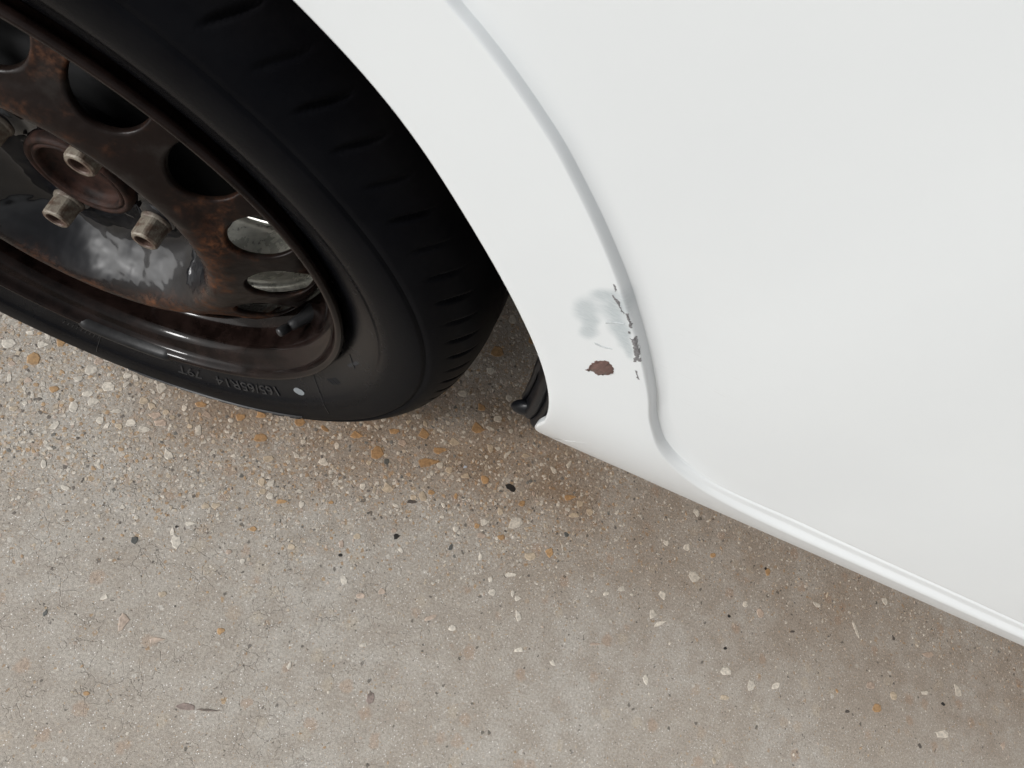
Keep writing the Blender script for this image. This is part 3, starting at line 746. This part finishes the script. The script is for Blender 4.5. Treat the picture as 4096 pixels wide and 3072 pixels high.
# add exact corners
corners = []
for rr in (R_OUT, R_IN):
    for sg in (1, -1):
        corners.append(math.atan2(sg * half * HC, rr - HC) % (2 * math.pi))
angs = sorted(set([round(a, 6) for a in base_a] + [round(c, 6) for c in corners]))
def vert(r, a):
    return (r * math.cos(a), disc_y(r, a), WC.z + r * math.sin(a))
NM = 7
for h in range(NHOLE):
    a0 = R(2) + h * 2 * half
    grid = []
    for ph in angs:
        dth, rr = rect_pt(ph)
        if abs(abs(dth) - half) < 1e-5: dth = math.copysign(half, dth)
        if abs(rr - R_OUT) < 1e-6: rr = R_OUT
        if abs(rr - R_IN) < 1e-6: rr = R_IN
        hx, hy = HC + HR * math.cos(ph), HR * math.sin(ph)
        hr_, hth = math.hypot(hx, hy), math.atan2(hy, hx)
        colv = []
        # hem inside the hole
        for f_, dy in ((.955, .0036), (.975, .0012)):
            gx, gy = HC + HR * f_ * math.cos(ph), HR * f_ * math.sin(ph)
            r_, t_ = math.hypot(gx, gy), math.atan2(gy, gx)
            x, y, z = vert(r_, a0 + t_); colv.append(bm.verts.new((x, y + dy, z)))
        for m in range(NM + 1):
            t = m / NM
            r_, t_ = lerp(hr_, rr, t), lerp(hth, dth, t)
            colv.append(bm.verts.new(vert(r_, a0 + t_)))
            if m == NM:
                if rr == R_IN or rr == R_OUT: thetas.add((round((a0 + t_) % (2 * math.pi), 6), rr))
        grid.append(colv)
    for i in range(len(grid)):
        A, B = grid[i], grid[(i + 1) % len(grid)]
        for m in range(NM + 2):
            bm.faces.new((A[m], A[m + 1], B[m + 1], B[m]))
for edge_r, radii in ((R_IN, [R_IN, .113, .110, .107, .104, .102, .100, .098, .096, .094, .092, .090, .088, .086, .084, .082, .080, .078, .076, .074, .072, .070, .0675, .065, .0625, .060, .057, .054, .051, .048, .045, .042, .039, .036, .0345, .033]),
                      (R_OUT, [R_OUT, .1613, .162, .1625])):
    th = sorted({t for t, r_ in thetas if r_ == edge_r})
    # merge near duplicates
    tt = []
    for t in th:
        if not tt or t - tt[-1] > 1e-4: tt.append(t)
    if 2 * math.pi - tt[-1] + tt[0] < 1e-4: tt.pop()
    if edge_r == R_IN:
        pass
    cols = [[bm.verts.new(vert(r_, t)) for r_ in radii] for t in tt]
    for i in range(len(cols)):
        A, B = cols[i], cols[(i + 1) % len(cols)]
        for m in range(len(radii) - 1):
            bm.faces.new((A[m], A[m + 1], B[m + 1], B[m]))
bmesh.ops.remove_doubles(bm, verts=bm.verts, dist=2e-5)
bmesh.ops.recalc_face_normals(bm, faces=bm.faces)
if sum(f.normal.y for f in bm.faces) > 0: bmesh.ops.reverse_faces(bm, faces=bm.faces)
wheel = from_bm('wheel', bm, M['steel'], car, smooth=True, label='black steel wheel disc with round holes and rust patches')
md = wheel.modifiers.new('thickness', 'SOLIDIFY'); md.thickness = .0028; md.offset = -1

BR = [(0, 0), (0, 0), (.1645, .0648), (.1655, .0620), (.1650, .0540), (.1640, .0480), (.1665, .0420), (.1700, .0375), (.1728, .0330), (.1738, .0270), (.1738, .0190), (.1745, .0145), (.1765, .0105),
      (.1800, .0075), (.1835, .0052), (.1858, .0025), (.1868, -.0005), (.1878, -.0030), (.1895, -.0044), (.1915, -.0045), (.1930, -.0032), (.1935, -.0010), (.1925, .0008), (.1905, .0010), (.1892, .0030), (.1880, .0080)]
BR = [tuple(v) for v in catmull(BR[2:], 3)]
Vr, Fr = revolve(BR, 256)
mesh_obj('rim', Vr, Fr, M['lip'], wheel, label='dark outer rim lip of the steel wheel')
BI = [(.1645, .0645), (.1600, .0665), (.1600, .0740), (.1655, .0770), (.1690, .0820), (.1725, .0900), (.1732, .0950), (.1732, .1150), (.1732, .1300), (.1755, .1380), (.1800, .1440), (.1870, .1490), (.1935, .1530), (.1925, .1560)]
Vr, Fr = revolve([tuple(v) for v in catmull(BI, 3)], 192)
mesh_obj('rim_barrel', Vr, Fr, M['barrel'], wheel, label='bare pale steel inner barrel seen through the holes')

# tyre
TP = [(.1855, .0120), (.1885, .0080), (.1925, .0055), (.1960, .0035), (.2000, .0015), (.2050, -.0010), (.2110, -.0036), (.2180, -.0064), (.2200, -.0074), (.2206, -.0082), (.2240, -.0094), (.2310, -.0108), (.2380, -.0114),
      (.2440, -.0116), (.2485, -.0112), (.2500, -.0108), (.2507, -.0094), (.2516, -.0094), (.2524, -.0104), (.2560, -.0092), (.2605, -.0066), (.2640, -.0038), (.2670, -.0008), (.2695, .0024), (.2718, .0060), (.2740, .0100),
      (.2760, .0145), (.2778, .0195), (.2794, .0250), (.2808, .0310), (.2818, .0370), (.2822, .0400), (.2760, .0412), (.2760, .0468), (.2828, .0480), (.2838, .0560), (.2843, .0640), (.2845, .0690), (.2780, .0702), (.2780, .0740)]
full = TP + [(r, .1560 - y) for r, y in TP[::-1][0:]]
full = [p for i, p in enumerate(full) if i == 0 or (Vector(p) - Vector(full[i - 1])).length > 1e-5]
NSIPE = 80
js = [i for i, p in enumerate(full)]
def tyre_disp(a, j, r, y):
    s = (r - .2600) / (.2812 - .2600) if y < .078 else -1
    if y < .040 and 0 <= s <= 1:
        ph = (math.degrees(a) + 3.2 * s + 1.2 * s * s) % 360
        pitch = 360 / NSIPE
        ph += .35 * math.sin(math.radians(ph * 5))
        d = abs(((ph / pitch) % 1) - .5) * pitch
        w = .34 * math.sin(math.pi * min(1, max(0, (s - .12) / .66))) ** .7 + .03
        k = sstep(w * 1.25, 0, d)
        dep = .0034 * (.8 + .35 * math.sin(int(ph / pitch) * 2.3)) * k * sstep(.12, .4, s) * sstep(.80, .62, s)
        # mean outward normal at the shoulder
        nr_, ny_ = lerp(.55, .97, s), lerp(-.83, -.25, s)
        r -= nr_ * dep; y -= ny_ * dep
    # faint wide tread block steps on the shoulder
    # flattened where it stands on the ground
    z = r * math.sin(a)
    if z < -.2835:
        r = -.2835 / math.sin(a)
    return r, y
NT_ = 2400
fine = []
for i, (p, q) in enumerate(zip(full, full[1:])):
    fine.append(p)
    if .256 < p[0] < .283 and p[1] < .04: fine.append((lerp(p[0], q[0], .5), lerp(p[1], q[1], .5)))
fine.append(full[-1])
Vt, Ft = revolve(fine, NT_, tyre_disp)
tyre = mesh_obj('tyre', Vt, Ft, M['tyre'], wheel, label='black glossy tyre with moulded size marking and curved shoulder grooves')
for v in ():
    pass
tb = BVHTree.FromPolygons([Vector(v) for v in Vt], Ft)
side_prof = sorted([(r, y) for r, y in TP if r < .262])
def side_pt(r, a, off):
    """point on the outer sidewall, raised by off along its normal"""
    y = interp(side_prof, r); y2 = interp(side_prof, r + .001); y1 = interp(side_prof, r - .001)
    n = Vector((y2 - y1, -.002)).normalized()       # (radial, y)
    if n.y > 0: n = -n
    rr = r + n.x * off; yy = y + n.y * off
    return Vector((rr * math.cos(a), yy, WC.z + rr * math.sin(a)))

def strip(paths, name, width, height, parent, mat):
    """small raised beads: each path is a list of (r, angle deg)"""
    V, F = [], []
    for path in paths:
        P = [Vector((r, R(a))) for r, a in path]
        base = len(V)
        for i, p in enumerate(P):
            q0, q1 = P[max(0, i - 1)], P[min(len(P) - 1, i + 1)]
            d = Vector((q1.x - q0.x, (q1.y - q0.y) * p.x)).normalized()
            nn = Vector((-d.y, d.x))
            for s, h in ((-1, -.0003), (-.5, height), (.5, height), (1, -.0003)):
                V.append(side_pt(p.x + nn.x * s * width / 2, p.y + nn.y * s * width / 2 / p.x, h))
        for i in range(len(P) - 1):
            for k in range(3):
                F.append((base + i * 4 + k, base + i * 4 + k + 1, base + (i + 1) * 4 + k + 1, base + (i + 1) * 4 + k))
    return mesh_obj(name, V, F, mat, parent, smooth=False)

def text_on_tyre(txt, a_start, a_end, r_mid, height, squash=1.0):
    """moulded text; reads with its feet towards the axle, as on a real tyre"""
    cu = bpy.data.curves.new('lettering', 'FONT'); cu.body = txt; cu.size = 1; cu.resolution_u = 3
    to = bpy.data.objects.new('lettering_curve', cu); COL.objects.link(to)
    dg = bpy.context.evaluated_depsgraph_get()
    me = bpy.data.meshes.new_from_object(to.evaluated_get(dg))
    bpy.data.objects.remove(to, do_unlink=True)
    bm = bmesh.new(); bm.from_mesh(me)
    xs_ = [v.co.x for v in bm.verts]; ys_ = [v.co.y for v in bm.verts]
    x0, x1 = min(xs_), max(xs_); y0, y1 = min(ys_), max(ys_)
    bmesh.ops.remove_doubles(bm, verts=bm.verts, dist=1e-5)
    ext = bmesh.ops.extrude_face_region(bm, geom=bm.faces[:])
    top = {v for v in ext['geom'] if isinstance(v, bmesh.types.BMVert)}
    for v in bm.verts:
        u = (v.co.x - x0) / (x1 - x0); w_ = (v.co.y - y0) / (y1 - y0)
        a = R(lerp(a_start, a_end, u)); r = r_mid + (w_ - .5) * height
        v.co = side_pt(r, a, .0008 if v in top else -.0004)
    bmesh.ops.recalc_face_normals(bm, faces=bm.faces)
    bmesh.ops.dissolve_degenerate(bm, dist=1e-6, edges=bm.edges)
    return from_bm('tyre_lettering', bm, M['letter'], wheel)
text_on_tyre('165/65R14', -43.0, -61.8, .2128, .0092)
text_on_tyre('79T', -66.0, -72.3, .2120, .0088)
# ribbed decoration band and seams
paths = []
for kx, (rr, a_, b_) in enumerate(((.2455, -42, -86), (.2472, -44, -84))):
    n = 60 if kx == 0 else 1
    paths.append([(rr, lerp(a_, b_, t / 40)) for t in range(41)])
for kx in range(9):
    a_ = -44 - kx * 4.6
    paths.append([(.2500, lerp(a_, a_ - 3.0, t / 6)) for t in range(7)])
    paths.append([(.2530, lerp(a_ - .4, a_ - 3.2, t / 6)) for t in range(7)])
    paths.append([(lerp(.2485, .2600, t / 5), a_ - 2.2 - 1.6 * t / 5) for t in range(6)])
strip(paths, 'tyre_ribs', .0009, .0011, wheel, M['letter'])['kind'] = 'stuff'
paths = [[(lerp(.1960, .2360, t / 12), lerp(-25, -31, t / 12)) for t in range(13)],
         [(lerp(.2010, .2330, t / 12), lerp(-91.5, -92.5, t / 12)) for t in range(13)],
         [(lerp(.2000, .2080, t / 6), lerp(-3, -6, t / 6)) for t in range(7)]]
for q, (a_, r_) in enumerate(((-20.5, .2070), (-19.6, .2075), (-18.9, .2080), (-18.0, .2076), (-17.2, .2080))):
    paths.append([(r_ - .0028, a_ - .3), (r_, a_), (r_ + .0028, a_ + .2)])
for q in range(6):
    paths.append([(.203 + .0005 * q, -7.5 + q * .9), (.2055 + .0006 * q, -7.2 + q * .9)])
for q in range(9):
    paths.append([(.2085, -100 + q * 1.0), (.2125, -100.3 + q * 1.0)])
strip(paths, 'sidewall_marks', .0008, .0005, wheel, M['letter'])['kind'] = 'stuff'
# pale grey oval on the sidewall
V = []; NN = 28
for ring in (1.0, .6, 0.0):
    for i in range(NN if ring else 1):
        t = 2 * math.pi * i / NN
        u, v_ = math.cos(t) * ring, math.sin(t) * ring
        V.append(side_pt(.2118 + .0036 * v_ + .0006 * u, R(-35.2) + .0062 / .2118 * u * (1 - .15 * v_ * v_), .00035))
F = [(i, (i + 1) % NN, NN + (i + 1) % NN, NN + i) for i in range(NN)] + [(NN + i, NN + (i + 1) % NN, 2 * NN) for i in range(NN)]
mesh_obj('pale_oval', V, F, M['pale'], wheel, label='small pale grey oval mark on the tyre sidewall')

# clip-on balance weight along the lower lip
V, F = [], []
NW = 44
prof = [(.1862, .0015), (.1872, -.0035), (.1892, -.0062), (.1925, -.0070), (.1965, -.0058), (.1995, -.0030), (.2008, .0005)]
for i in range(NW + 1):
    t = i / NW; a = R(lerp(-97.5, -70.5, t))
    k = min(1, min(t, 1 - t) / .10) ** .5
    for r, y in prof:
        rr = lerp(.1915, r, .35 + .65 * k); yy = lerp(.0005, y, k)
        V.append((rr * math.cos(a), yy, WC.z + rr * math.sin(a)))
m_ = len(prof)
F = [(i * m_ + j, i * m_ + j + 1, (i + 1) * m_ + j + 1, (i + 1) * m_ + j) for i in range(NW) for j in range(m_ - 1)]
mesh_obj('wheel_weight', V, F, M['weight'], wheel, label='long dull clip-on balance weight on the lower rim lip')

# hub: rusty ring and recessed cap
hub = [(.0335, .0440), (.0335, .0345), (.0325, .0325), (.0310, .0318), (.0296, .0324), (.0288, .0340), (.0284, .0330), (.0270, .0322), (.0258, .0330), (.0252, .0360), (.0246, .0400), (.0225, .0415), (.0150, .0420), (.0080, .0418), (.0030, .0416), (.0001, .0416)]
Vh, Fh = revolve(hub, 96)
mesh_obj('hub', Vh, Fh, M['rust'], wheel, label='rusty brown centre hub ring and cap')

# wheel bolts: flanged hexagon heads with a round socket
def bolt_mesh(seed=0):
    bm = bmesh.new()
    def loop(fn, n=36): return [bm.verts.new(fn(2 * math.pi * i / n)) for i in range(n)]
    def circ(r, y): return lambda a: (r * math.cos(a), y, r * math.sin(a))
    def hexa(ap, y, rnd_=.08):
        def f(a):
            m = (a + math.pi / 6) % (math.pi / 3) - math.pi / 6
            r = ap / math.cos(m); r = min(r, ap * (1.1547 - rnd_))
            return (r * math.cos(a), y, r * math.sin(a))
        return f
    L = [loop(circ(.0104, .003)), loop(circ(.0104, -.0005)), loop(circ(.0100, -.0018)), loop(hexa(.0088, -.0028)), loop(hexa(.0088, -.0150)), loop(hexa(.0086, -.0168)),
         loop(circ(.0080, -.0180)), loop(circ(.0060, -.0181)), loop(circ(.0054, -.0172)), loop(circ(.0052, -.0100)), loop(circ(.0040, -.0092)), loop(circ(.0005, -.0090))]
    for A, B in zip(L, L[1:]):
        for i in range(36): bm.faces.new((A[i], A[(i + 1) % 36], B[(i + 1) % 36], B[i]))
    bm.faces.new(L[-1])
    bmesh.ops.recalc_face_normals(bm, faces=bm.faces)
    return bm
b0 = from_bm('wheel_bolt', bolt_mesh(), M['bolt'], wheel)
for i, (ab, rot) in enumerate(((69, 10), (159, 40), (249, 25), (339, 5))):
    o = b0 if i == 0 else b0.copy()
    if i: COL.objects.link(o)
    o.parent = wheel
    o.location = (.05 * math.cos(R(ab)), .0365, WC.z + .05 * math.sin(R(ab)))
    o.rotation_euler = (0, R(rot), 0)
socks = None

# valve stem
tip = Vector((.1562 * math.cos(R(-22)), .0120, WC.z + .1562 * math.sin(R(-22))))
bas = Vector((.1720 * math.cos(R(-20.5)), .0410, WC.z + .1720 * math.sin(R(-20.5))))
bm = bmesh.new()
ax = (bas - tip); L_ = ax.length; qd = ax.to_track_quat('Z', 'Y')
pr = [(.0, .0), (.0022, .0002), (.0034, .0008), (.0037, .0020), (.0037, .0095), (.0030, .0100), (.0030, .0115), (.0040, .0125), (.0046, .0180), (.0052, .0260), (.0075, .0330), (.0080, .0370)]
loops = []
for r, z in pr:
    loops.append([bm.verts.new(tip + qd @ Vector((r * math.cos(t), r * math.sin(t), z * L_ / .036))) for t in [2 * math.pi * i / 24 for i in range(24)]])
for A, B in zip(loops, loops[1:]):
    for i in range(24): bm.faces.new((A[i], A[(i + 1) % 24], B[(i + 1) % 24], B[i]))
bmesh.ops.remove_doubles(bm, verts=bm.verts, dist=1e-6)
bmesh.ops.recalc_face_normals(bm, faces=bm.faces)
from_bm('valve_stem', bm, M['rubber'], wheel, smooth=True, label='black rubber tyre valve')

# brake drum behind the disc
dr = [(.034, .050), (.080, .050), (.088, .054), (.090, .060), (.090, .078), (.094, .082), (.094, .090), (.090, .094), (.090, .108), (.096, .112), (.096, .118), (.05, .120)]
Vd, Fd = revolve(dr, 96)
mesh_obj('brake_drum', Vd, Fd, M['under'], wheel)
